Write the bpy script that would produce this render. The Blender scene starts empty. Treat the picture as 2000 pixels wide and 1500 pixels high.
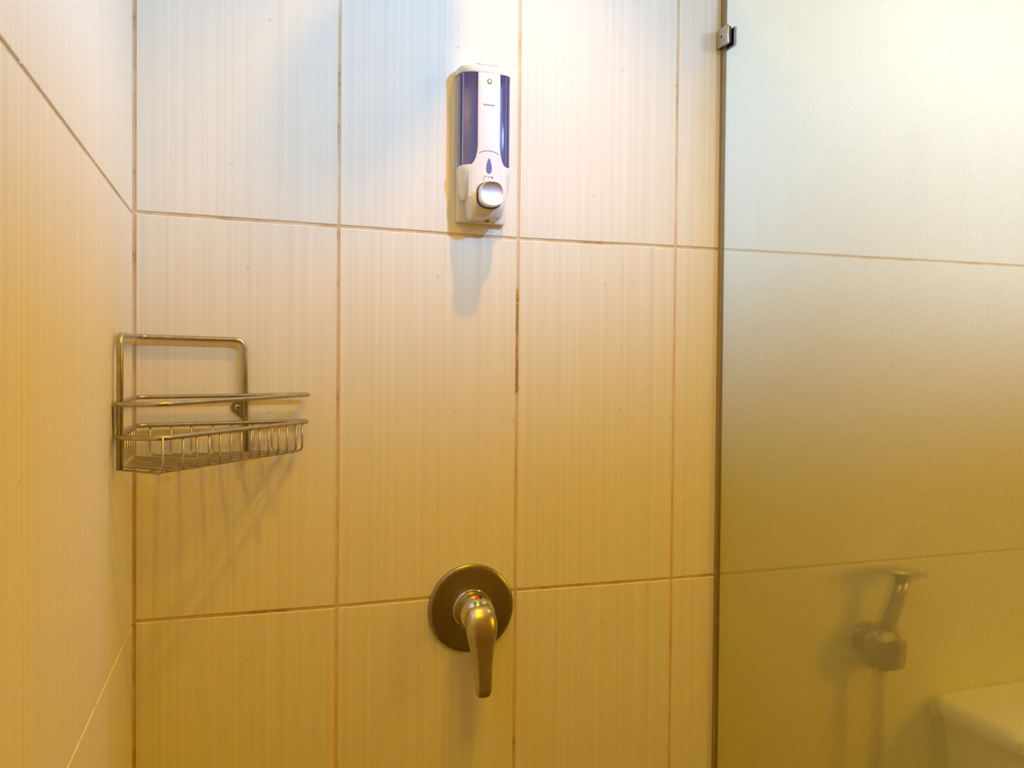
import bpy, bmesh, math, random
from mathutils import Vector, Matrix
random.seed(7)
SC = bpy.context.scene
COL = SC.collection
ZO = 1.05                      # height of the lower tile joint above the floor
# ------------------------------------------------------------------ camera
cam_d = bpy.data.cameras.new('camera'); cam = bpy.data.objects.new('camera', cam_d); COL.objects.link(cam)
cam_d.sensor_width = 36.0; cam_d.lens = 36.0*1559.434/2000.0; cam_d.clip_start = 0.02; cam_d.clip_end = 50
yaw, pitch, roll = 0.318480, -0.016866, 0.008619
fwd = Vector((math.sin(yaw)*math.cos(pitch), math.cos(yaw)*math.cos(pitch), math.sin(pitch)))
rt = Vector((math.cos(yaw), -math.sin(yaw), 0)); up = rt.cross(fwd)
r2 = rt*math.cos(roll)+up*math.sin(roll); u2 = -rt*math.sin(roll)+up*math.cos(roll)
M = Matrix.Identity(4)
for i in range(3):
    M[i][0] = r2[i]; M[i][1] = u2[i]; M[i][2] = -fwd[i]
M[0][3], M[1][3], M[2][3] = 0.161615, -1.285200, 0.376055+ZO
cam.matrix_world = M
SC.camera = cam
# ------------------------------------------------------------------ view / world / lights
SC.view_settings.view_transform = 'Standard'; SC.view_settings.look = 'None'
SC.view_settings.gamma = 1.0; SC.view_settings.use_curve_mapping = False
SC.view_settings.exposure = 0.0
w = bpy.data.worlds.new('world'); SC.world = w; w.use_nodes = True
w.node_tree.nodes['Background'].inputs[0].default_value = (0.9, 0.75, 0.5, 1)
w.node_tree.nodes['Background'].inputs[1].default_value = 0.01
def lamp(name, kind, loc, energy, color, target=None, **kw):
    d = bpy.data.lights.new(name, kind); d.energy = energy; d.color = color
    for k, v in kw.items(): setattr(d, k, v)
    o = bpy.data.objects.new(name, d); COL.objects.link(o); o.location = (loc[0], loc[1], loc[2]+ZO)
    if target:
        t = Vector((target[0], target[1], target[2]+ZO))
        o.rotation_euler = (t-o.location).to_track_quat('-Z', 'Y').to_euler()
    return o
lamp('cool_main_lamp', 'SPOT', (1.00, -1.00, 1.22), 78, (0.15, 0.44, 1.0), (-0.55, 0, 0.78), spot_size=math.radians(134), spot_blend=1.0, shadow_soft_size=0.032)  # unseen cool lamp, its lower light cut by the added tray
lamp('cool_glass_fill', 'SPOT', (1.85, -1.00, 1.22), 90, (0.36, 0.54, 1.0), (1.44, 0, 0.68), spot_size=math.radians(104), spot_blend=1.0, shadow_soft_size=0.032)  # added cool fill for the wall behind the glass
lamp('warm_shower_downlight', 'SPOT', (0.64, -0.42, 1.47), 28, (1.0, 0.46, 0.015), (0.34, -0.10, -0.30), spot_size=math.radians(93), spot_blend=1.0, shadow_soft_size=0.017)
lamp('warm_ceiling_fill', 'AREA', (0.60, -1.30, 1.47), 9.8, (1.0, 0.62, 0.006), (0.60, -1.30, 0), shape='DISK', size=0.5)  # added broad warm fill under the ceiling
lamp('warm_glass_fill', 'AREA', (1.68, -0.36, 1.47), 3.6, (1.0, 0.72, 0.01), (1.68, -0.36, 0), shape='DISK', size=0.22)  # added warm light for the upper wall behind the glass
lamp('warm_left_wall_fill', 'AREA', (2.45, -1.35, 0.45), 9.8, (1.0, 0.50, 0.01), (0.0, -0.55, 0.25), shape='RECTANGLE', size=0.5, size_y=0.5)  # added from the right to warm the left wall, no fitting there

# ------------------------------------------------------------------ materials
def mat(name):
    m = bpy.data.materials.new(name); m.use_nodes = True
    nt = m.node_tree; b = nt.nodes['Principled BSDF']
    return m, nt, b
def simple(name, col, rough=0.4, metal=0.0, noise=0.0, nscale=40, bump=0.0, **kw):
    m, nt, b = mat(name)
    b.inputs['Base Color'].default_value = (*col, 1); b.inputs['Roughness'].default_value = rough; b.inputs['Metallic'].default_value = metal
    for k, v in kw.items(): b.inputs[k].default_value = v
    if noise or bump:
        tc = nt.nodes.new('ShaderNodeTexCoord'); n = nt.nodes.new('ShaderNodeTexNoise'); n.inputs['Scale'].default_value = nscale; n.inputs['Detail'].default_value = 4
        nt.links.new(tc.outputs['Object'], n.inputs['Vector'])
        if noise:
            r = nt.nodes.new('ShaderNodeValToRGB')
            r.color_ramp.elements[0].position = .3; r.color_ramp.elements[1].position = .7
            r.color_ramp.elements[0].color = (*[c*(1-noise) for c in col], 1); r.color_ramp.elements[1].color = (*[min(1, c*(1+noise*.5)) for c in col], 1)
            nt.links.new(n.outputs['Fac'], r.inputs['Fac']); nt.links.new(r.outputs['Color'], b.inputs['Base Color'])
        if bump:
            bp = nt.nodes.new('ShaderNodeBump'); bp.inputs['Strength'].default_value = bump; bp.inputs['Distance'].default_value = .001
            nt.links.new(n.outputs['Fac'], bp.inputs['Height']); nt.links.new(bp.outputs['Normal'], b.inputs['Normal'])
    return m
def tile_material():
    m, nt, b = mat('ribbed_cream_tile'); N = nt.nodes; L = nt.links
    tc = N.new('ShaderNodeTexCoord'); oi = N.new('ShaderNodeObjectInfo')
    sep = N.new('ShaderNodeSeparateXYZ'); L.new(tc.outputs['Object'], sep.inputs[0])
    def strip(scale, zscale, off, detail):
        mx = N.new('ShaderNodeMath'); mx.operation = 'MULTIPLY'; mx.inputs[1].default_value = scale; L.new(sep.outputs['X'], mx.inputs[0])
        ra = N.new('ShaderNodeMath'); ra.operation = 'MULTIPLY'; ra.inputs[1].default_value = 6.0; L.new(oi.outputs['Random'], ra.inputs[0])
        ad = N.new('ShaderNodeMath'); ad.operation = 'ADD'; L.new(mx.outputs[0], ad.inputs[0]); L.new(ra.outputs[0], ad.inputs[1])
        mz = N.new('ShaderNodeMath'); mz.operation = 'MULTIPLY'; mz.inputs[1].default_value = zscale; L.new(sep.outputs['Z'], mz.inputs[0])
        cb = N.new('ShaderNodeCombineXYZ'); L.new(ad.outputs[0], cb.inputs[0]); L.new(mz.outputs[0], cb.inputs[2]); cb.inputs[1].default_value = off
        n = N.new('ShaderNodeTexNoise'); n.inputs['Scale'].default_value = 1.0; n.inputs['Detail'].default_value = detail; n.inputs['Roughness'].default_value = .7
        L.new(cb.outputs[0], n.inputs['Vector']); return n.outputs['Fac']
    s1 = strip(90, .4, 0.0, 5); s2 = strip(330, .8, 7.3, 2)
    ad = N.new('ShaderNodeMath'); ad.operation = 'MULTIPLY_ADD'; ad.inputs[1].default_value = .5; L.new(s2, ad.inputs[0]); L.new(s1, ad.inputs[2])
    rp = N.new('ShaderNodeValToRGB'); L.new(ad.outputs[0], rp.inputs['Fac'])
    e = rp.color_ramp.elements; e[0].position = .42; e[0].color = (.69, .655, .50, 1); e[1].position = .88; e[1].color = (.83, .80, .63, 1)
    m1 = e.new(.62); m1.color = (.765, .735, .575, 1)
    # faint specks and scuffs
    nz = N.new('ShaderNodeTexNoise'); nz.inputs['Scale'].default_value = 38; nz.inputs['Detail'].default_value = 6; L.new(tc.outputs['Object'], nz.inputs['Vector'])
    r3 = N.new('ShaderNodeValToRGB'); r3.color_ramp.elements[0].position = .69; r3.color_ramp.elements[1].position = .74
    r3.color_ramp.elements[0].color = (0, 0, 0, 1); r3.color_ramp.elements[1].color = (.45, .45, .45, 1); L.new(nz.outputs['Fac'], r3.inputs['Fac'])
    mx = N.new('ShaderNodeMix'); mx.data_type = 'RGBA'; L.new(r3.outputs['Color'], mx.inputs['Factor']); L.new(rp.outputs['Color'], mx.inputs['A']); mx.inputs['B'].default_value = (.52, .45, .38, 1)
    L.new(mx.outputs['Result'], b.inputs['Base Color'])
    fine = N.new('ShaderNodeTexNoise'); fine.inputs['Scale'].default_value = 420; fine.inputs['Detail'].default_value = 3; L.new(tc.outputs['Object'], fine.inputs['Vector'])
    hs = N.new('ShaderNodeMath'); hs.operation = 'MULTIPLY_ADD'; hs.inputs[1].default_value = .35; L.new(fine.outputs['Fac'], hs.inputs[0]); L.new(ad.outputs[0], hs.inputs[2])
    bp = N.new('ShaderNodeBump'); bp.inputs['Strength'].default_value = .16; bp.inputs['Distance'].default_value = .001; L.new(hs.outputs[0], bp.inputs['Height']); L.new(bp.outputs['Normal'], b.inputs['Normal'])
    b.inputs['Roughness'].default_value = .54; b.inputs['Specular IOR Level'].default_value = .18
    return m
def grout_material():
    m, nt, b = mat('stained_grout'); N = nt.nodes; L = nt.links
    tc = N.new('ShaderNodeTexCoord')
    n = N.new('ShaderNodeTexNoise'); n.inputs['Scale'].default_value = 9; n.inputs['Detail'].default_value = 7; n.inputs['Roughness'].default_value = .7; L.new(tc.outputs['Object'], n.inputs['Vector'])
    rp = N.new('ShaderNodeValToRGB'); e = rp.color_ramp.elements
    e[0].position = .33; e[0].color = (.40, .24, .08, 1); e[1].position = .62; e[1].color = (.78, .62, .40, 1); k = e.new(.45); k.color = (.68, .50, .27, 1)
    L.new(n.outputs['Fac'], rp.inputs['Fac'])
    L.new(rp.outputs['Color'], b.inputs['Base Color']); b.inputs['Roughness'].default_value = .8
    return m
M_TILE = tile_material(); M_GROUT = grout_material()
M_STAIN = simple('rusty_grout_stain', (.52, .29, .045), .7, noise=.5, nscale=160)
M_PAINT = simple('plain_bathroom_plaster', (.44, .27, .05), .7, noise=.05, nscale=6)
M_CEIL = simple('ceiling_paint', (.50, .32, .07), .8, noise=.04, nscale=5)
M_FLOOR = simple('floor_stone_tile', (.20, .12, .03), .4, noise=.3, nscale=7)
M_STEEL = simple('aged_stainless_wire', (.52, .47, .36), .33, 1.0, noise=.18, nscale=90)
M_BRUSH = simple('scuffed_chrome_plate', (.40, .375, .31), .30, 1.0, noise=.25, nscale=350, bump=.08)
M_CHROME = simple('polished_chrome', (.72, .70, .66), .10, 1.0, noise=.03, nscale=60)
M_LEVER = simple('worn_chrome_lever', (.60, .57, .49), .30, 1.0, noise=.1, nscale=120)
M_SATIN = simple('satin_silver_button', (.86, .86, .86), .38, 1.0, noise=.04, nscale=60)
M_WHITE = simple('white_abs_plastic', (.80, .765, .66), .22, 0, noise=.02, nscale=50, **{'Specular IOR Level': .55})
M_SEAM = simple('dark_seam', (.09, .07, .07), .6, noise=.2)
M_PRINT = simple('dark_grey_print', (.05, .05, .055), .5, noise=.2, nscale=900)
M_BLUEWIN = simple('blue_window_insert', (.16, .16, .42), .2, noise=.15, nscale=300)
M_RED = simple('red_marker', (.75, .015, .01), .3, noise=.05)
M_BLACK = simple('black_marker', (.02, .015, .03), .4, noise=.1)
M_CERAMIC = simple('white_glazed_ceramic', (.85, .82, .76), .08, noise=.02, nscale=12)
M_GAP = simple('shaded_gap_brown', (.34, .235, .09), .45, noise=.15, nscale=25)  # brown of the wall in shade, for the strip beside the glass
M_RUBBER = simple('grey_hose', (.52, .47, .38), .4, 0.2, noise=.2, nscale=120)
M_BRASS = simple('copper_lock_rim', (.62, .33, .12), .3, .8, noise=.1)
M_NICKEL = simple('brushed_nickel_clip', (.58, .52, .44), .34, 1.0, noise=.1, nscale=200)
M_DARKNICKEL = simple('clip_gasket_black', (.035, .035, .03), .5, noise=.2)
def blue_plastic():
    m, nt, b = mat('clear_blue_plastic'); N = nt.nodes; L = nt.links
    N.remove(b); out = N['Material Output']
    tr = N.new('ShaderNodeBsdfTransparent'); gl = N.new('ShaderNodeBsdfGlossy'); gl.inputs['Roughness'].default_value = .08
    lw = N.new('ShaderNodeLayerWeight'); lw.inputs['Blend'].default_value = .38
    tint = N.new('ShaderNodeValToRGB'); e = tint.color_ramp.elements
    e[0].position = .0; e[0].color = (.83, .83, .985, 1); e[1].position = .97; e[1].color = (.68, .66, .96, 1); k = e.new(.8); k.color = (.80, .79, .98, 1)
    L.new(lw.outputs['Facing'], tint.inputs['Fac']); L.new(tint.outputs['Color'], tr.inputs['Color'])
    fr = N.new('ShaderNodeFresnel'); fr.inputs['IOR'].default_value = 1.25
    ms = N.new('ShaderNodeMixShader'); L.new(fr.outputs[0], ms.inputs[0]); L.new(tr.outputs[0], ms.inputs[1]); L.new(gl.outputs[0], ms.inputs[2])
    df = N.new('ShaderNodeBsdfDiffuse'); df.inputs['Color'].default_value = (.25, .25, .75, 1)
    m2 = N.new('ShaderNodeMixShader'); m2.inputs[0].default_value = .07; L.new(ms.outputs[0], m2.inputs[1]); L.new(df.outputs[0], m2.inputs[2])
    L.new(m2.outputs[0], out.inputs['Surface']); return m
M_BLUE = blue_plastic()
def thin_glass(name, clear, rough, haze):
    """one face of the pane: part clear, part softly blurred, part milky haze"""
    m, nt, b = mat(name); N = nt.nodes; L = nt.links; N.remove(b)
    tc = N.new('ShaderNodeTexCoord')
    n = N.new('ShaderNodeTexNoise'); n.inputs['Scale'].default_value = 230; n.inputs['Detail'].default_value = 5; n.inputs['Roughness'].default_value = .75; L.new(tc.outputs['Object'], n.inputs['Vector'])
    tint = (.955, .985, .935, 1)
    tr = N.new('ShaderNodeBsdfTransparent'); tr.inputs['Color'].default_value = tint
    cur = tr.outputs[0]
    if rough:
        rf = N.new('ShaderNodeBsdfRefraction'); rf.inputs['IOR'].default_value = 1.02; rf.inputs['Roughness'].default_value = rough; rf.inputs['Color'].default_value = tint
        t = N.new('ShaderNodeBsdfTranslucent'); d = N.new('ShaderNodeBsdfDiffuse')
        rp = N.new('ShaderNodeValToRGB'); e = rp.color_ramp.elements; e[0].position = .30; e[0].color = (.74, .79, .70, 1); e[1].position = .55; e[1].color = (.85, .91, .81, 1)
        L.new(n.outputs['Fac'], rp.inputs['Fac']); L.new(rp.outputs['Color'], t.inputs['Color']); L.new(rp.outputs['Color'], d.inputs['Color'])
        td = N.new('ShaderNodeMixShader'); td.inputs[0].default_value = .35; L.new(t.outputs[0], td.inputs[1]); L.new(d.outputs[0], td.inputs[2])
        m1 = N.new('ShaderNodeMixShader'); m1.inputs[0].default_value = 1-clear; L.new(cur, m1.inputs[1]); L.new(rf.outputs[0], m1.inputs[2])
        m2 = N.new('ShaderNodeMixShader'); m2.inputs[0].default_value = haze; L.new(m1.outputs[0], m2.inputs[1]); L.new(td.outputs[0], m2.inputs[2]); cur = m2.outputs[0]
    else:
        g = N.new('ShaderNodeBsdfGlossy'); g.inputs['Roughness'].default_value = .03
        bp = N.new('ShaderNodeBump'); bp.inputs['Strength'].default_value = .03; bp.inputs['Distance'].default_value = .001; L.new(n.outputs['Fac'], bp.inputs['Height']); L.new(bp.outputs['Normal'], g.inputs['Normal'])
        fr = N.new('ShaderNodeFresnel'); fr.inputs['IOR'].default_value = 1.32
        m1 = N.new('ShaderNodeMixShader'); L.new(fr.outputs[0], m1.inputs[0]); L.new(cur, m1.inputs[1]); L.new(g.outputs[0], m1.inputs[2]); cur = m1.outputs[0]
    L.new(cur, N['Material Output'].inputs['Surface']); return m
M_GCLEAR = thin_glass('clear_glass_face', 1, 0, 0); M_GFROST = thin_glass('sandblasted_glass_face', .36, .26, .30)

# ------------------------------------------------------------------ helpers
def link(name, verts, faces, m, parent=None, loc=(0, 0, 0), smooth=False, rotz=0.0, mats=None, midx=None):
    me = bpy.data.meshes.new(name); me.from_pydata([tuple(v) for v in verts], [], faces); me.update()
    for k in (mats or [m]): me.materials.append(k)
    if midx:
        for p, i in zip(me.polygons, midx): p.material_index = i
    if smooth:
        for p in me.polygons: p.use_smooth = True
    o = bpy.data.objects.new(name, me); COL.objects.link(o); o.location = loc; o.rotation_euler = (0, 0, rotz)
    if parent: o.parent = parent
    return o
def bmo(name, bm, m, parent=None, loc=(0, 0, 0), smooth=False, angle=None):
    bmesh.ops.recalc_face_normals(bm, faces=bm.faces)
    me = bpy.data.meshes.new(name); bm.to_mesh(me); bm.free(); me.materials.append(m)
    if smooth:
        for p in me.polygons: p.use_smooth = True
        if angle is not None: me.set_sharp_from_angle(angle=math.radians(angle))
    o = bpy.data.objects.new(name, me); COL.objects.link(o); o.location = loc
    if parent: o.parent = parent
    return o
def box(name, a, b, m, parent=None, bevel=0.0, seg=2):
    bm = bmesh.new(); bmesh.ops.create_cube(bm, size=1)
    for v in bm.verts: v.co = Vector(((a[i]+b[i])/2+v.co[i]*(b[i]-a[i])) for i in range(3))
    if bevel: bmesh.ops.bevel(bm, geom=bm.edges[:], offset=bevel, segments=seg, affect='EDGES', profile=.5)
    return bmo(name, bm, m, parent, smooth=bool(bevel), angle=40)
def empty(name, loc, label, cat, group=None):
    o = bpy.data.objects.new(name, None); COL.objects.link(o); o.location = loc; o.empty_display_size = .05
    o['label'] = label; o['category'] = cat
    if group: o['group'] = group
    return o
def fillet(pts, r, n=5, closed=False):
    P = [Vector(p) for p in pts]; out = []; N = len(P)
    for i in range(N):
        if not closed and i in (0, N-1): out.append(P[i]); continue
        a, b, c = P[i-1], P[i], P[(i+1) % N]
        d1 = (a-b); d2 = (c-b); rr = min(r, d1.length*.45, d2.length*.45)
        p1 = b+d1.normalized()*rr; p2 = b+d2.normalized()*rr
        for k in range(n+1):
            t = k/n; out.append(p1*(1-t)**2+b*2*t*(1-t)+p2*t*t)
    return out
def tube_geo(path, r, n=10, closed=False, cap=True):
    P = [Vector(p) for p in path]; N = len(P); V = []; F = []
    T = []
    for i in range(N):
        if closed: t = P[(i+1) % N]-P[i-1]
        else: t = P[min(i+1, N-1)]-P[max(i-1, 0)]
        T.append(t.normalized())
    ref = Vector((0, 0, 1)) if abs(T[0].z) < .9 else Vector((1, 0, 0))
    nrm = (ref-T[0]*ref.dot(T[0])).normalized()
    R = r if isinstance(r, (list, tuple)) else [r]*N
    for i in range(N):
        nrm = (nrm-T[i]*nrm.dot(T[i])).normalized(); bi = T[i].cross(nrm)
        for k in range(n):
            a = 2*math.pi*k/n; V.append(P[i]+(nrm*math.cos(a)+bi*math.sin(a))*R[i])
    for i in range(N if closed else N-1):
        j = (i+1) % N
        for k in range(n): F.append((i*n+k, i*n+(k+1) % n, j*n+(k+1) % n, j*n+k))
    if cap and not closed:
        F.append(tuple(range(n-1, -1, -1))); F.append(tuple((N-1)*n+k for k in range(n)))
    return V, F
def tube(name, path, r, m, parent=None, n=10, closed=False, loc=(0, 0, 0)):
    V, F = tube_geo(path, r, n, closed)
    return link(name, V, F, m, parent, loc, True)
def loft_geo(rings, cap0=True, cap1=True):
    n = len(rings[0]); V = [v for rg in rings for v in rg]; F = []
    for i in range(len(rings)-1):
        for k in range(n): F.append((i*n+k, i*n+(k+1) % n, (i+1)*n+(k+1) % n, (i+1)*n+k))
    if cap0: F.append(tuple(range(n-1, -1, -1)))
    if cap1: F.append(tuple((len(rings)-1)*n+k for k in range(n)))
    return V, F
def loft(name, rings, m, parent=None, loc=(0, 0, 0), smooth=True, cap0=True, cap1=True, angle=45):
    V, F = loft_geo(rings, cap0, cap1); bm = bmesh.new(); vs = [bm.verts.new(v) for v in V]
    for f in F: bm.faces.new([vs[i] for i in f])
    return bmo(name, bm, m, parent, loc, smooth, angle)
def lathe_y(name, prof, m, parent=None, loc=(0, 0, 0), n=64, angle=35):
    """prof: (radius, distance towards the room) about the -Y axis"""
    rings = [[(r*math.cos(2*math.pi*k/n), -d, r*math.sin(2*math.pi*k/n)) for k in range(n)] for r, d in prof]
    return loft(name, rings, m, parent, loc, True, True, True, angle)
def struct(name, a, b, m):
    o = box(name, a, b, m); o['kind'] = 'structure'; return o

# ------------------------------------------------------------------ room shell
XR, YF, ZC, ZF = 2.60, -1.90, 1.50, -1.05
wall_back = struct('wall_back', (-.1, .0016, 0), (XR+.1, .12, ZC+ZO), M_GROUT)
wall_left = struct('wall_left', (-.12, YF-.1, 0), (-.0016, .0016, ZC+ZO), M_GROUT)
wall_right = struct('wall_right', (XR, YF-.1, 0), (XR+.12, .0016, ZC+ZO), M_PAINT)
wall_front = struct('wall_front', (-.0016, YF-.12, 0), (XR, YF, ZC+ZO), M_PAINT)
floor_ = struct('floor', (-.12, YF-.12, -.08), (XR+.12, .12, 0), M_FLOOR)
ceil_ = struct('ceiling', (-.12, YF-.12, ZC+ZO), (XR+.12, .12, ZC+ZO+.08), M_CEIL)

def add_tile(parent, c0, c1, c2, c3, place, rotz):
    """corners (x,z): bottom left, bottom right, top right, top left; front at local y=0 facing -y"""
    cx = (c0[0]+c1[0]+c2[0]+c3[0])/4; cz = (c0[1]+c1[1]+c2[1]+c3[1])/4
    C = [(p[0]-cx, p[1]-cz) for p in (c0, c1, c2, c3)]
    B = .0011; V = []
    sgn = [(1, 1), (-1, 1), (-1, -1), (1, -1)]
    for (x, z), (sx, sz) in zip(C, sgn): V.append((x+B*sx, 0, z+B*sz))
    for x, z in C: V.append((x, .0010, z))
    for x, z in C: V.append((x, .0040, z))
    F = [(0, 1, 2, 3)]
    for k in range(4):
        j = (k+1) % 4
        F.append((4+k, 4+j, j, k)); F.append((8+k, 8+j, 4+j, 4+k))
    F.append((11, 10, 9, 8))
    return link('tile', V, F, M_TILE, parent, place(cx, cz), False, rotz)
JX = [0.0, .2951, .5941, .8951, 1.7955, XR]
JZ = [ZF, -.6, 0, .6, 1.2, ZC]
DZ = {(0, 3): .0028, (1, 3): .0008, (2, 3): -.0012, (3, 3): .0022, (4, 3): .009, (5, 3): .012,
      (0, 2): .0008, (1, 2): -.0014, (2, 2): .0011, (3, 2): -.001}
G = .0024
def node(i, j): return (JX[i], JZ[j]+DZ.get((i, j), 0))
for i in range(len(JX)-1):
    for j in range(len(JZ)-1):
        a, b, c, d = node(i, j), node(i+1, j), node(i+1, j+1), node(i, j+1)
        gl = .004 if i == 0 else G
        gr = G if i < 3 else .0003
        if i > 3: gl = .0003
        add_tile(wall_back, (a[0]+gl, a[1]+G), (b[0]-gr, b[1]+G), (c[0]-gr, c[1]-G), (d[0]+gl, d[1]-G), lambda x, z: (x, 0, z+ZO), 0)
LY = [0, .2945, .6018, .903, 1.203, 1.503, 1.9]
for i in range(len(LY)-1):
    for j in range(len(JZ)-1):
        z0 = JZ[j]+(-.002 if j == 2 else 0); z1 = JZ[j+1]+(-.002 if j+1 == 2 else 0)
        g0 = .0036 if i == 0 else .0013; gz = .0019
        # left wall: local +x runs away from the camera towards the corner
        add_tile(wall_left, (-LY[i+1]+.0013, z0+gz), (-LY[i]-g0, z0+gz), (-LY[i]-g0, z1-gz), (-LY[i+1]+.0013, z1-gz),
                 lambda x, z: (0, x, z+ZO), math.pi/2)
# rusty stain built up in the vertical joint right of the dispenser
def stain(x, zs, w_):
    V = []; F = []
    for k, (z, ww) in enumerate(zs):
        dx = random.uniform(-.0006, .0006)
        V += [(x+dx-w_*ww, .0016, z+ZO), (x+dx-w_*ww*.6, .0002, z+ZO), (x+dx+w_*ww*.6, .0002, z+ZO), (x+dx+w_*ww, .0016, z+ZO)]
        if k:
            for q in range(3): F.append((4*k-4+q, 4*k-3+q, 4*k+1+q, 4*k+q))
    return V, F
zs = [(.515, .2), (.508, .9), (.498, 1.15), (.49, .7), (.478, .9), (.462, .55), (.448, .8), (.44, .35), (.428, .3), (.42, .3), (.412, .8), (.404, .35), (.396, .85), (.385, .6), (.374, .95), (.366, .5), (.357, .55), (.350, 1.1), (.343, .9), (.338, .2)]
V, F = stain(.5941, zs, .0030)
st = link('grout_stain', V, F, M_STAIN, wall_back, smooth=True)

# ------------------------------------------------------------------ frosted glass screen
GX0, GX1, GY0, GY1, GZ0, GZ1 = .983, .991, -.0098, -.64, -1.02, 1.085
gp = empty('glass_screen', (.987, -.37, 0.0), 'frosted greenish glass shower screen standing at right angles to the tiled back wall', 'shower screen')
def gl(x): return x-.987
bv = .0011
ring = [(GX0, GY0-bv), (GX0+bv, GY0), (GX1-bv, GY0), (GX1, GY0-bv), (GX1, GY1+bv), (GX1-bv, GY1), (GX0+bv, GY1), (GX0, GY1+bv)]
V = [(gl(x), y+.37, GZ0+ZO) for x, y in ring]+[(gl(x), y+.37, GZ1+ZO) for x, y in ring]
F = []; mi = []
for k in range(8):
    j = (k+1) % 8; F.append((k, j, 8+j, 8+k)); mi.append(1 if k == 3 else 0)
F.append(tuple(range(7, -1, -1))); mi.append(0); F.append(tuple(range(8, 16))); mi.append(0)
bm = bmesh.new(); vs = [bm.verts.new(v) for v in V]
for f, q in zip(F, mi):
    fc = bm.faces.new([vs[i] for i in f]); fc.material_index = q
o = bmo('glass_pane', bm, M_GCLEAR, gp); o.data.materials.append(M_GFROST)
def gbox(name, a, b, m, **k):
    return box(name, (a[0]-.987, a[1]+.37, a[2]+ZO), (b[0]-.987, b[1]+.37, b[2]+ZO), m, gp, **k)
gbox('edge_gap_strip', (.9834, -.0094, GZ0), (.9906, -.0002, GZ1), M_GAP)  # fills the glass-to-wall gap, its brown painted in for the shade there
gbox('bottom_channel', (.979, -.64, ZF), (.995, -.0002, GZ0+.012), M_NICKEL, bevel=.001)
# clip holding the glass to the wall
cl = empty('glass_clip', (.985, 0, .984+ZO), 'small square brushed metal clip fixing the top of the glass screen to the wall', 'glass clip')
def cbox(name, a, b, m, parent=None, **k):
    return box(name, (a[0]-.985, a[1], a[2]-.984), (b[0]-.985, b[1], b[2]-.984), m, parent or cl, **k)
fp = cbox('front_plate', (.9740, -.0355, .9672), (.9780, -.0004, 1.0004), M_NICKEL, bevel=.0007)
cbox('gasket', (.9780, -.0340, .9690), (.9830, -.0004, .9985), M_DARKNICKEL)
bp_ = cbox('rear_plate', (.9925, -.0310, .9672), (.9965, -.0004, 1.0004), M_DARKNICKEL, bevel=.0006)
cbox('rear_gasket', (.9910, -.0310, .9680), (.9925, -.0004, .9995), M_DARKNICKEL)
V = []; F = []
rings = [[(-d, .0045*r*math.cos(2*math.pi*k/20), .0045*r*math.sin(2*math.pi*k/20)) for k in range(20)] for r, d in ((1, -.001), (1, .0004), (.85, .0008), (.55, .0006), (.5, -.0006))]
sc = loft('screw', rings, M_CHROME, cl, (.9740-.985, -.0185, 0))
for a in ((.0030, .0008), (.0008, .0030)):
    box('screw_slot', (-.0009, -a[0], -a[1]), (.0006, a[0], a[1]), M_BLACK, sc)

# ------------------------------------------------------------------ wire corner caddy
cd = empty('shower_caddy', (.0, .0, .2520+ZO), 'stainless wire corner caddy with rounded frame and basket on the tiled corner', 'shower caddy')
CZ = .2520
def c3(x, y, z): return (x, y, z-CZ)
PR = .0040
LPX, LPY, RPX, RPY = .0085, -.181, .1558, -.0078
fr = [c3(LPX, LPY-.004, .2470), c3(LPX, LPY, .4160), c3(LPX+.0005, -.0085, .4206), c3(RPX-.0005, RPY, .4185), c3(RPX+.0025, RPY, .2390)]
tube('frame', fillet(fr, .014, 6), PR, M_STEEL, cd, 12)
def pl(x, y, k=0.0): return .2912+.0171*x+.0116*y+k
def ringpath(k, yA, bend, C):
    pts = [(.0055, yA, pl(.0055, yA, k)), (.0055, -.0130, pl(.0055, -.013, k)), (C[0], -.0130, pl(C[0], -.013, k)), (C[0]+.0035, C[1], pl(*C, k)), (bend[0], bend[1], pl(*bend, k)), (.016, yA-.013, pl(.016, yA-.013, k))]
    return [c3(*p) for p in pts]
BEND = (.0600, -.2320); YA = -.192; CE = (.2440, -.0260)
tube('top_rail', fillet(ringpath(.0412, YA-.001, (BEND[0], BEND[1]+.010), (CE[0]+.002, CE[1])), .018, 6, True), .0031, M_STEEL, cd, 10, True)
tube('basket_rim', fillet(ringpath(0, YA, BEND, CE), .018, 6, True), .0032, M_STEEL, cd, 10, True)
# 14 wires: from the front rim down, along the bottom and up to the left or back rim
fx = [.005+.02*0]*0
BD = .0435
F_S = [0.0, .104, .178, .247, .311, .377, .440, .503, .560, .620, .690, .752, .818, .866]
backx = [.0249, .0531, .0809, .1106, .1369, .1675, .1954]
lefty = [-.1690, -.1440, -.1200, -.0970, -.0750, -.0530, -.0310]
fend = (CE[0]+.0035, CE[1])
for k in range(14):
    t = F_S[k]/.905
    px = BEND[0]+(fend[0]-BEND[0])*(t*.985+.012); py = BEND[1]+(fend[1]-BEND[1])*(t*.985+.012)
    if k < 7: ex, ey = .0055, lefty[k]
    else: ex, ey = backx[k-7], -.0130
    zf, ze = pl(px, py), pl(ex, ey)
    path = [(px, py, zf+.0015), (px, py, zf-BD), (ex, ey, ze-BD), (ex, ey, ze+.0015)]
    dv = Vector((ex-px, ey-py, 0)).normalized()
    path = [c3(*p) for p in path]
    tube('basket_wire', fillet(path, .009, 5), .00155, M_STEEL, cd, 8)
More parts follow.
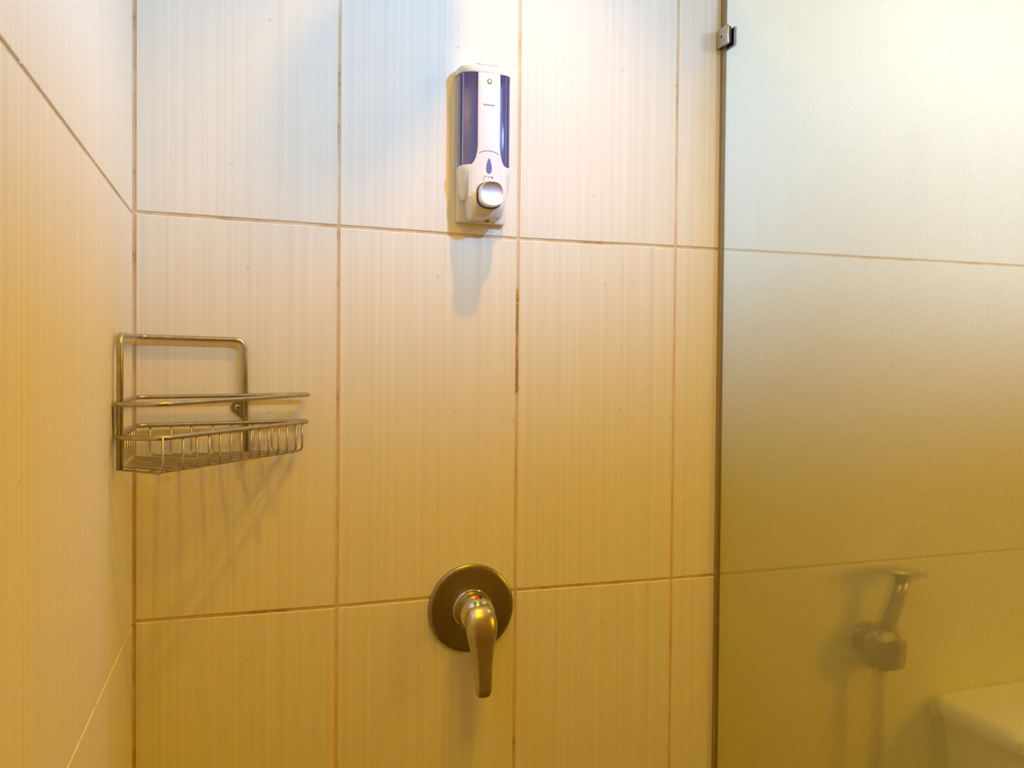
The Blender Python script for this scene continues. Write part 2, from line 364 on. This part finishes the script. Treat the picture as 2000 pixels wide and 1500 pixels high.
# floor cross wires of the basket
for s in (.33, .62):
    a = Vector((.0125+.02, -.150, 0)).lerp(Vector((BEND[0], BEND[1], 0)), s); b = Vector((.1954, -.013, 0)).lerp(Vector((fend[0], fend[1], 0)), s)
    tube('cross_wire', [c3(a.x, a.y, pl(a.x, a.y)-BD-.0028), c3(b.x, b.y, pl(b.x, b.y)-BD-.0028)], .0014, M_STEEL, cd, 8)
# mounting tabs with a screw hole
def tab(axis):
    pts = [(0, .0165), (-.006, .0170), (-.0165, .0080), (-.0200, .0015), (-.0185, -.0040), (-.008, -.0135), (0, -.0195)]
    V = []
    for d in (0.0, .0016):
        for a, z in pts:
            V.append((RPX+a, -.0010-d, .3165+z-CZ) if axis == 'x' else (.0010+d, LPY-.004-a*.8, .3100+z-CZ))
    n = len(pts); F = [tuple(range(n)), tuple(range(2*n-1, n-1, -1))]+[(k, (k+1) % n, n+(k+1) % n, n+k) for k in range(n)]
    bm = bmesh.new(); vs = [bm.verts.new(v) for v in V]
    for f in F: bm.faces.new([vs[i] for i in f])
    t = bmo('mounting_tab', bm, M_BRUSH, cd)
    if axis == 'x':
        s = lathe_y('screw', [(.0001, .0), (.0036, .0), (.0036, .0008), (.0024, .0013), (.0001, .0014)], M_CHROME, t, (RPX-.0105, -.0026, .3165-CZ), 18)
        h = lathe_y('screw_hole', [(.0001, .0), (.0017, .0), (.0017, .0016), (.0001, .0016)], M_BLACK, t, (RPX-.0105, -.0026, .3165-CZ), 14)
tab('x'); tab('y')

# ------------------------------------------------------------------ soap dispenser
DX, DZ0 = .5262, .6190
dp = empty('soap_dispenser', (DX, 0, DZ0+ZO), 'white wall soap dispenser with clear blue tank and silver push button', 'soap dispenser')
A, Bd = .0430, .0500                                    # half width, depth
def arc(a, b, n=28, y0=0.0, p=3.1):
    """outline of the D-shaped plan, from left wall edge round the front to the right wall edge"""
    out = []
    for k in range(n+1):
        t = math.pi*k/n; c, s = math.cos(t), math.sin(t)
        x = -a*math.copysign(abs(c)**(2/p), c); y = -(y0+(b-y0)*abs(s)**(2/p)); out.append((x, y))
    return out
def dring(a, b, z, y0=0.0, back=0.0, n=28): return [(x, y, z) for x, y in arc(a, b, n, y0)]+[(a, -back, z), (-a, -back, z)]
H = .2490                                               # top of lid above DZ0
box('back_plate', (-.0415, -.0125, 0.0), (.0415, -.0002, H-.010), M_WHITE, dp, bevel=.002)
# lid
def lring_(a, b, z, dz):
    return [(x, y, z-dz*(-y/Bd)**1.5) for x, y, z in dring(a, b, z, .004)]
loft('lid', [lring_(A+.0012, Bd+.0012, H-.0105, .0055), lring_(A+.0018, Bd+.0018, H-.0090, .0055), lring_(A+.0018, Bd+.0018, H-.0030, .0055), lring_(A+.0002, Bd+.0002, H-.0004, .0040), lring_(A-.004, Bd-.004, H+.0004, .003)], M_WHITE, dp)
box('lid_lock_tab', (-.018, -.044, H-.0006), (.018, -.016, H+.0016), M_WHITE, dp, bevel=.0006)
# tank shell (walls have thickness)
ZT0, ZT1 = .0860, H-.0115
def shell(name, z0f, z1, a, b, th, m, n=40, y0=.0125):
    outer = arc(a, b, n, y0); inner = arc(a-th, b-th, n, y0); V = []; F = []
    for (x, y) in outer: V += [(x, y, z0f(x)), (x, y, z1)]
    o2 = len(V)
    for (x, y) in inner: V += [(x, y, z0f(x)), (x, y, z1)]
    for k in range(n):
        F.append((2*k, 2*k+2, 2*k+3, 2*k+1)); F.append((o2+2*k+1, o2+2*k+3, o2+2*k+2, o2+2*k))
        F.append((2*k, o2+2*k, o2+2*k+2, 2*k+2)); F.append((2*k+1, 2*k+3, o2+2*k+3, o2+2*k+1))
    F.append((0, 1, o2+1, o2)); e = 2*n; F.append((e, o2+e, o2+e+1, e+1))
    bm = bmesh.new(); vs = [bm.verts.new(v) for v in V]
    for f in F: bm.faces.new([vs[i] for i in f])
    return bmo(name, bm, m, dp, smooth=True, angle=50)
shell('tank', lambda x: ZT0, ZT1, A, Bd-.0012, .0020, M_BLUE)
# inner pump tube seen through the tank
tube('pump_tube', [(-.006, -.026, ZT0), (-.006, -.026, ZT1-.02)], .0045, M_BLUE, dp, 12)
# lower body with two side cheeks cut away towards the bottom
rings = []
for z, a, b in ((.0330, .0350, .034), (.0345, .0370, .038), (.044, .0400, .044), (.060, .0425, .0490), (.076, .0440, .0515), (.0840, .0447, .0520), (.0860, .0440, .0512)):
    rings.append(dring(a, b, z, .0125, .0125))
lb = loft('lower_body', rings, M_WHITE, dp)
# front cover: narrow strip in front of the tank that flares over the lower body
def cover(name, zlist, off, th, m, wf, n=16, a=A, b=Bd):
    dense = arc(a+off, b+off, 400, .0125); L = [0]
    for k in range(1, len(dense)): L.append(L[-1]+math.hypot(dense[k][0]-dense[k-1][0], dense[k][1]-dense[k-1][1]))
    mid = L[-1]/2
    def at(s, extra=0.0):
        s += mid
        lo = 0
        for k in range(1, len(L)):
            if L[k] >= s: lo = k; break
        t = (s-L[lo-1])/max(1e-9, L[lo]-L[lo-1]); x = dense[lo-1][0]+(dense[lo][0]-dense[lo-1][0])*t; y = dense[lo-1][1]+(dense[lo][1]-dense[lo-1][1])*t
        dx, dy = dense[lo][0]-dense[lo-1][0], dense[lo][1]-dense[lo-1][1]; q = math.hypot(dx, dy) or 1
        nx, ny = dy/q, -dx/q                    # outward
        return x+nx*extra, y+ny*extra
    V = []; F = []; nr = len(zlist)
    for layer in (0, 1):
        for z in zlist:
            w_ = wf(z)
            for k in range(n+1):
                s = -w_+2*w_*k/n; ed = min(k, n-k)/n
                ex = -th if layer else (-.0009 if k in (0, n) else 0)
                x, y = at(s, ex); V.append((x, y, z))
    q = nr*(n+1)
    for i in range(nr-1):
        for k in range(n):
            p = i*(n+1)+k; F.append((p, p+1, p+n+2, p+n+1)); F.append((q+p+n+1, q+p+n+2, q+p+1, q+p))
    for i in range(nr-1):
        p = i*(n+1); F.append((p, p+n+1, q+p+n+1, q+p)); p += n; F.append((p+n+1, p, q+p, q+p+n+1))
    for k in range(n):
        F.append((k+1, k, q+k, q+k+1)); p = (nr-1)*(n+1)+k; F.append((p, p+1, q+p+1, q+p))
    bm = bmesh.new(); vs = [bm.verts.new(v) for v in V]
    for f in F: bm.faces.new([vs[i] for i in f])
    return bmo(name, bm, m, dp, smooth=True, angle=50), at
def wf(z):
    t = max(0, min(1, (.118-z)/.034)); t = 1-math.sqrt(max(0, 1-t*t)) if t < 1 else 1
    return .0186+(.0338-.0186)*t
zl = [.034, .045, .06, .075, .082, .0845, .087, .090, .093, .096, .100, .104, .108, .113, .118, .15, .18, .21, H-.0118-.0050]
fc, at_ = cover('front_cover', zl, .0022, .0030, M_WHITE, wf)
# thin seams around the cover and the blue corner pieces beside the strip
def front_y(x, off=.0022):
    # front surface y at lateral x (local)
    p = 3.1; a, b = A+off, Bd+off; return -(.0125+(b-.0125)*max(0, 1-abs(x/a)**p)**(1/p))
def seam(name, zpath, r, m, off=.0022):
    tube(name, [(x, front_y(x, off), z) for x, z in zpath], r, m, fc, 6)
seam('cover_seam', [(x, .1085-.0045*(x/.017)**2) for x in [-.0168+.0336*k/16 for k in range(17)]], .00045, M_SEAM)
# chin with outlet
def rr(cx, y0, y1, hw, z, n=6, r=.010):
    pts = []
    for (sx, yy, a0) in ((1, y0, 0), (-1, y0, 0)): pass
    out = [(-hw, -y0, z)]
    for k in range(n+1):
        a = math.pi/2*k/n; out.append((-hw+r-r*math.cos(a), -(y1-r+r*math.sin(a)), z))
    for k in range(n+1):
        a = math.pi/2*k/n; out.append((hw-r+r*math.sin(a), -(y1-r+r*math.cos(a)), z))
    out.append((hw, -y0, z)); return [(cx+p[0], p[1], p[2]) for p in out]
rings = [rr(0, .0125, .0400, .0230, .0020, r=.008), rr(0, .0125, .0470, .0260, .0060), rr(0, .0125, .0530, .0285, .020), rr(0, .0125, .0540, .0300, .034), rr(0, .0125, .0520, .0300, .044)]
ch = loft('nozzle_block', rings, M_WHITE, dp)
tube('outlet', [(0.004, -.030, .0040), (0.004, -.030, .0004)], .0058, M_BRASS, ch, 16)
tube('outlet_hole', [(0.004, -.030, .0020), (0.004, -.030, -.0002)], .0036, M_BLACK, ch, 14)
# push button: chrome drum with a concave thumb face
BZ = .0365
def disc_ring(r, d, n=40, sq=2.6):
    out = []
    for k in range(n):
        t = 2*math.pi*k/n; c, s = math.cos(t), math.sin(t)
        out.append((r*math.copysign(abs(c)**(2/sq), c), -d, r*math.copysign(abs(s)**(2/sq), s)))
    return out
def concave(r, n=40, sq=2.6):
    return [(x, y-.0022*((abs(z)/.0170)**2)+.0006*(abs(x)/.017)**2, z) for x, y, z in disc_ring(r, 0, n, sq)]
d0 = .0545
rings = [disc_ring(.0192, .046), disc_ring(.0192, d0+.003), disc_ring(.0192, d0+.0135), ]
rings += [[(x, y-(d0+.0165), z) for x, y, z in concave(.0182)], [(x, y-(d0+.0160), z) for x, y, z in concave(.0168)], [(x, y-(d0+.0156), z) for x, y, z in concave(.011)], [(x, y-(d0+.0155), z) for x, y, z in concave(.004)]]
loft('push_button', rings, M_SATIN, dp, (.0, 0, BZ), angle=28)
tube('button_gap', [(p[0]*1.06, -(d0+.0005), p[2]*1.06+BZ) for p in disc_ring(.0192, 0)], .0009, M_SEAM, dp, 6, True)
# drop shaped level window
pts = []
for k in range(28):
    t = 2*math.pi*k/28; z = .0125*math.cos(t); wd = .0043*math.sin(t)*(1-.42*math.cos(t))
    if math.cos(t) > .5: wd *= 1-.35*(math.cos(t)-.5)
    pts.append((wd, z))
def decal(name, outline, z0, th, m, parent, off=.0022, x0=0.0):
    V = []
    for d in (-.0004, th):
        for x, z in outline: V.append((x+x0, front_y(x+x0, off)-d, z0+z))
    n = len(outline); F = [tuple(range(n-1, -1, -1)), tuple(range(n, 2*n))]+[(k, (k+1) % n, n+(k+1) % n, n+k) for k in range(n)]
    bm = bmesh.new(); vs = [bm.verts.new(v) for v in V]
    for f in F: bm.faces.new([vs[i] for i in f])
    return bmo(name, bm, m, parent)
decal('level_window', pts, .0845, .0005, M_BLUEWIN, fc)
# small raised label under the window with worn dark print
lab = [(.0105*math.copysign(abs(math.cos(t))**.45, math.cos(t)), .0046*math.copysign(abs(math.sin(t))**.6, math.sin(t))) for t in [2*math.pi*k/28 for k in range(28)]]
lo = decal('raised_label', lab, .0645, .0008, M_WHITE, fc)
def bars(seq, z0, m, off, parent, name):
    bm = bmesh.new()
    for x0, x1, h0, h1 in seq:
        y = min(front_y(x0, off), front_y(x1, off))
        c = bmesh.ops.create_cube(bm, size=1)['verts']
        for v in c: v.co = Vector((x0+(v.co.x+.5)*(x1-x0), y-.0001+v.co.y*.0005, z0+h0+(v.co.z+.5)*(h1-h0)))
    return bmo(name, bm, m, parent)
bars([(-.0078, -.0072, -.0030, .0034), (-.0066, -.0050, .0026, .0033), (-.0040, -.0028, .0026, .0033), (-.0016, -.0011, -.0004, .0033), (.0004, .0020, .0020, .0034), (.0034, .0050, .0012, .0030), (.0050, .0068, .0000, .0022)], .0645, M_PRINT, .0029, lo, 'worn_print')
# brand line on the strip: worn, not legible in the photograph
seq = []
x = -.0095
for k, wd in enumerate((.0016, .0013, .0016, .0015, .0014, .0017, .0015, .0013)):
    seq += [(x, x+.0006, -.0014, .0014), (x, x+wd*.8, -.0012+.0008*(k % 2), -.0002+.0008*(k % 2))]
    if k % 3 != 1: seq.append((x+wd*.55, x+wd*.85, -.0014, .0014))
    x += wd+.0010
bars(seq, .1815, M_PRINT, .0022, fc, 'brand_print')
lk = lathe_y('lock', [(.0001, 0), (.0036, 0), (.0040, .0006), (.0032, .0012), (.0024, .0006), (.0001, .0006)], M_BRASS, fc, (0, front_y(0), .2190), 20)
lathe_y('lock_core', [(.0001, .0), (.0022, .0), (.0020, .0010), (.0001, .0012)], M_WHITE, lk, (0, 0, 0), 16)
# print on the tank side
bars([(-.0300, -.0288, -.002, .003), (-.0285, -.0270, -.003, .0002), (-.0266, -.0252, -.0022, .0012)], .1560, M_PRINT, -.0010, dp, 'tank_print')

# ------------------------------------------------------------------ shower mixer valve
VX, VZ = .5155, -.0210
vv = empty('shower_valve', (VX, 0, VZ+ZO), 'round dull chrome shower mixer with drooping lever on the tiled back wall', 'shower valve')
lathe_y('escutcheon', [(.0001, -.0), (.0730, .0), (.0735, .0030), (.0730, .0058), (.0700, .0078), (.066, .0082), (.034, .0100), (.0300, .0104), (.0001, .0104)], M_BRUSH, vv)
lathe_y('collar', [(.0001, .0100), (.0335, .0100), (.0335, .0150), (.0322, .0162), (.0001, .0162)], M_CHROME, vv)
body = lathe_y('cartridge_body', [(.0001, .0160), (.0305, .0160), (.0307, .0225), (.0300, .0240), (.0304, .0255), (.0300, .0420), (.0285, .0500), (.0250, .0565), (.0190, .0610), (.0090, .0635), (.0001, .0640)], M_CHROME, vv)
# lever: rounded teardrop, wide at the hub and tapering downwards
def lring(c, wid, thk, tilt, n=28):
    out = []
    for k in range(n):
        t = 2*math.pi*k/n; cx, sy = math.cos(t), math.sin(t)
        x = wid*math.copysign(abs(cx)**.8, cx); d = thk*math.copysign(abs(sy)**.8, sy)
        out.append((c[0]+x, c[1]-d*math.cos(tilt), c[2]+d*math.sin(tilt)))
    return out
lev = [  # z, depth, half width, half thickness
    (.0190, .0500, .0030, .0030), (.0183, .0520, .0100, .0075), (.0150, .0550, .0165, .0110), (.0080, .0590, .0210, .0140), (-.002, .0630, .0232, .0150),
    (-.014, .0665, .0236, .0145), (-.028, .0695, .0218, .0130), (-.042, .0720, .0188, .0112), (-.058, .0745, .0160, .0096), (-.075, .0770, .0140, .0084), (-.092, .0795, .0130, .0074),
    (-.105, .0815, .0124, .0066), (-.1135, .0828, .0112, .0058), (-.1185, .0836, .0080, .0045), (-.1200, .0838, .0025, .0018)]
lever = loft('lever', [lring((.0, -d, z), w_*1.10, th, .2) for z, d, w_, th in lev], M_LEVER, vv, angle=80)
o = lathe_y('lever_pin_hole', [(.0001, 0), (.0012, 0), (.0012, .0012), (.0001, .0012)], M_BLACK, lever, (.0145, -.0775, -.030), 12)
mk = bpy.data.objects.new('temperature_marker', None)
mr = loft('temperature_marker', [[(.0062*q*math.cos(2*math.pi*k/20), .0062*q*math.sin(2*math.pi*k/20), d) for k in range(20)] for q, d in ((1, -.001), (1, .0005), (.8, .0009), (.05, .0009))], M_BRUSH, body, (.0010, -.0480, .0292))
mr.rotation_euler = (math.radians(22), 0, 0)
for nm, m_, a0 in (('hot_half', M_RED, math.pi/2), ('cold_half', M_BLACK, -math.pi/2)):
    n = 12; pts = [(.0046*math.cos(a0+math.pi*k/n), .0046*math.sin(a0+math.pi*k/n)) for k in range(n+1)]
    V = [(x, y, .0007) for x, y in pts]+[(x, y, .0013) for x, y in pts]; n1 = n+1
    F = [tuple(range(n1-1, -1, -1)), tuple(range(n1, 2*n1))]+[(k, (k+1) % n1, n1+(k+1) % n1, n1+k) for k in range(n1)]
    link(nm, V, F, m_, None if False else body, (.0010, -.0480, .0292)).rotation_euler = (math.radians(22), 0, 0)

# ------------------------------------------------------------------ shower head above the frame (throws the soft shadow at the top)
sh = empty('overhead_shower', (.515, 0, 1.30+ZO), 'round chrome shower head on an arm high above the dispenser', 'shower head')
lathe_y('wall_flange', [(.0001, 0), (.03, 0), (.03, .004), (.016, .012), (.0001, .012)], M_CHROME, sh, n=32)
tube('arm', fillet([(0, 0, 0), (.015, -.17, .035), (.025, -.268, -.005)], .06, 8), .010, M_CHROME, sh, 14)
rings = [[(.025+r*.72*math.cos(2*math.pi*k/40), -.27+r*.72*math.sin(2*math.pi*k/40), z+.055) for k in range(40)] for r, z in ((.010, -.045), (.016, -.06), (.03, -.075), (.062, -.088), (.065, -.098), (.060, -.102), (.0005, -.102))]
loft('spray_plate', rings, M_CHROME, sh)

# ------------------------------------------------------------------ behind the glass: hand sprayer in its holder, toilet cistern
hs = empty('hand_sprayer', (1.322, 0, -.136+ZO), 'chrome hand sprayer with hose in its wall holder, blurred behind the frosted glass', 'bidet sprayer')
lathe_y('wall_holder', [(.0001, 0), (.030, 0), (.031, .005), (.028, .010), (.018, .016), (.017, .045), (.0001, .045)], M_BRUSH, hs, (-.006, 0, -.012), 40)
rings = []
for z, r in ((-.052, .028), (-.050, .034), (-.015, .037), (.006, .035), (.020, .026), (.024, .017)):
    rings.append([((r*(1+.09*(k % 2)))*math.cos(2*math.pi*k/32)-.006, -.052+(r*(1+.09*(k % 2)))*math.sin(2*math.pi*k/32), z) for k in range(32)])
loft('ribbed_cup', rings, M_BRUSH, hs, angle=20)
tube('handle', [(-.006, -.052, .0), (.008, -.054, .04), (.024, -.056, .085), (.034, -.058, .118)], [.015, .0145, .013, .014], M_BRUSH, hs, 16)
rings = []
for z, r in ((.112, .010), (.118, .026), (.124, .043), (.129, .046), (.132, .043), (.133, .002)):
    rings.append([(.034+r*math.cos(2*math.pi*k/36)+.10*(z-.118), -.058+r*.8*math.sin(2*math.pi*k/36), z-.12*r*math.cos(2*math.pi*k/36)) for k in range(36)])
loft('spray_head', rings, M_LEVER, hs)
tube('hose', fillet([(-.008, -.052, -.045), (-.014, -.050, -.22), (-.02, -.045, -.50), (.05, -.05, -.62), (.08, -.02, -.55)], .06, 8), .0075, M_RUBBER, hs, 12)

tk = empty('toilet', (1.70, -.10, 0), 'white ceramic toilet with low cistern, blurred behind the lower right of the frosted glass', 'toilet')
def rrect(hx, y0, y1, z, r=.03, n=6, cx=0):
    out = []
    for (x, y, a) in ((hx-r, y1-r, 0), (-hx+r, y1-r, 1), (-hx+r, y0+r, 2), (hx-r, y0+r, 3)):
        for k in range(n+1):
            t = math.pi/2*(a+k/n); out.append((cx+x+r*math.cos(t), y+r*math.sin(t), z))
    return out
zl = -.283+ZO
loft('cistern', [rrect(.16, -.085, .095, .40, .03), rrect(.185, -.095, .097, .46, .03), rrect(.205, -.100, .098, zl-.04, .03)], M_CERAMIC, tk)
loft('cistern_lid', [rrect(.207, -.103, .098, zl-.0385, .03), rrect(.218, -.116, .099, zl-.034, .03), rrect(.219, -.117, .099, zl-.012, .03), rrect(.212, -.110, .097, zl-.002, .03), rrect(.19, -.09, .085, zl, .03)], M_CERAMIC, tk)
lid_btn = loft('flush_button', [[(r*math.cos(2*math.pi*k/28), r*math.sin(2*math.pi*k/28), z) for k in range(28)] for r, z in ((.022, zl-.002), (.022, zl+.003), (.019, zl+.005), (.001, zl+.005))], M_CHROME, tk)
def oval(hx, y0, y1, z, n=36):
    cy = (y0+y1)/2; hy = (y1-y0)/2
    return [(hx*math.cos(2*math.pi*k/n), cy+hy*math.sin(2*math.pi*k/n), z) for k in range(n)]
loft('bowl', [oval(.11, -.42, .05, 0), oval(.105, -.40, .04, .10), oval(.14, -.50, .05, .26), oval(.18, -.56, .02, .37), oval(.182, -.565, .02, .395)], M_CERAMIC, tk)
loft('seat', [oval(.186, -.572, -.09, .396), oval(.190, -.576, -.09, .404), oval(.188, -.574, -.09, .414)], M_WHITE, tk)
loft('seat_lid', [oval(.188, -.574, -.09, .415), oval(.190, -.576, -.09, .424), oval(.17, -.55, -.10, .434)], M_WHITE, tk)

# ------------------------------------------------------------------ unseen trays above the frame, added to cut cool light from the lower walls
for lx, tz, lb in ((1.00, 1.111, 'added unseen tray on rods that cuts the cool light, by the front edge of the glass screen'), (1.85, 1.106, 'added unseen tray on rods that cuts the cool light, in front of the toilet')):
    wl = empty('cutoff_tray', (lx, -1.00, tz+ZO), lb, 'light blocker')
    box('tray', (-.17, -.12, -.008), (.17, .14, .0), M_WHITE, wl, bevel=.002)
    for sx in (-.16, .16):
        tube('rod', [(sx, -.11, -.002), (sx, -.11, ZC-tz-.0002)], .004, M_NICKEL, wl, 8)
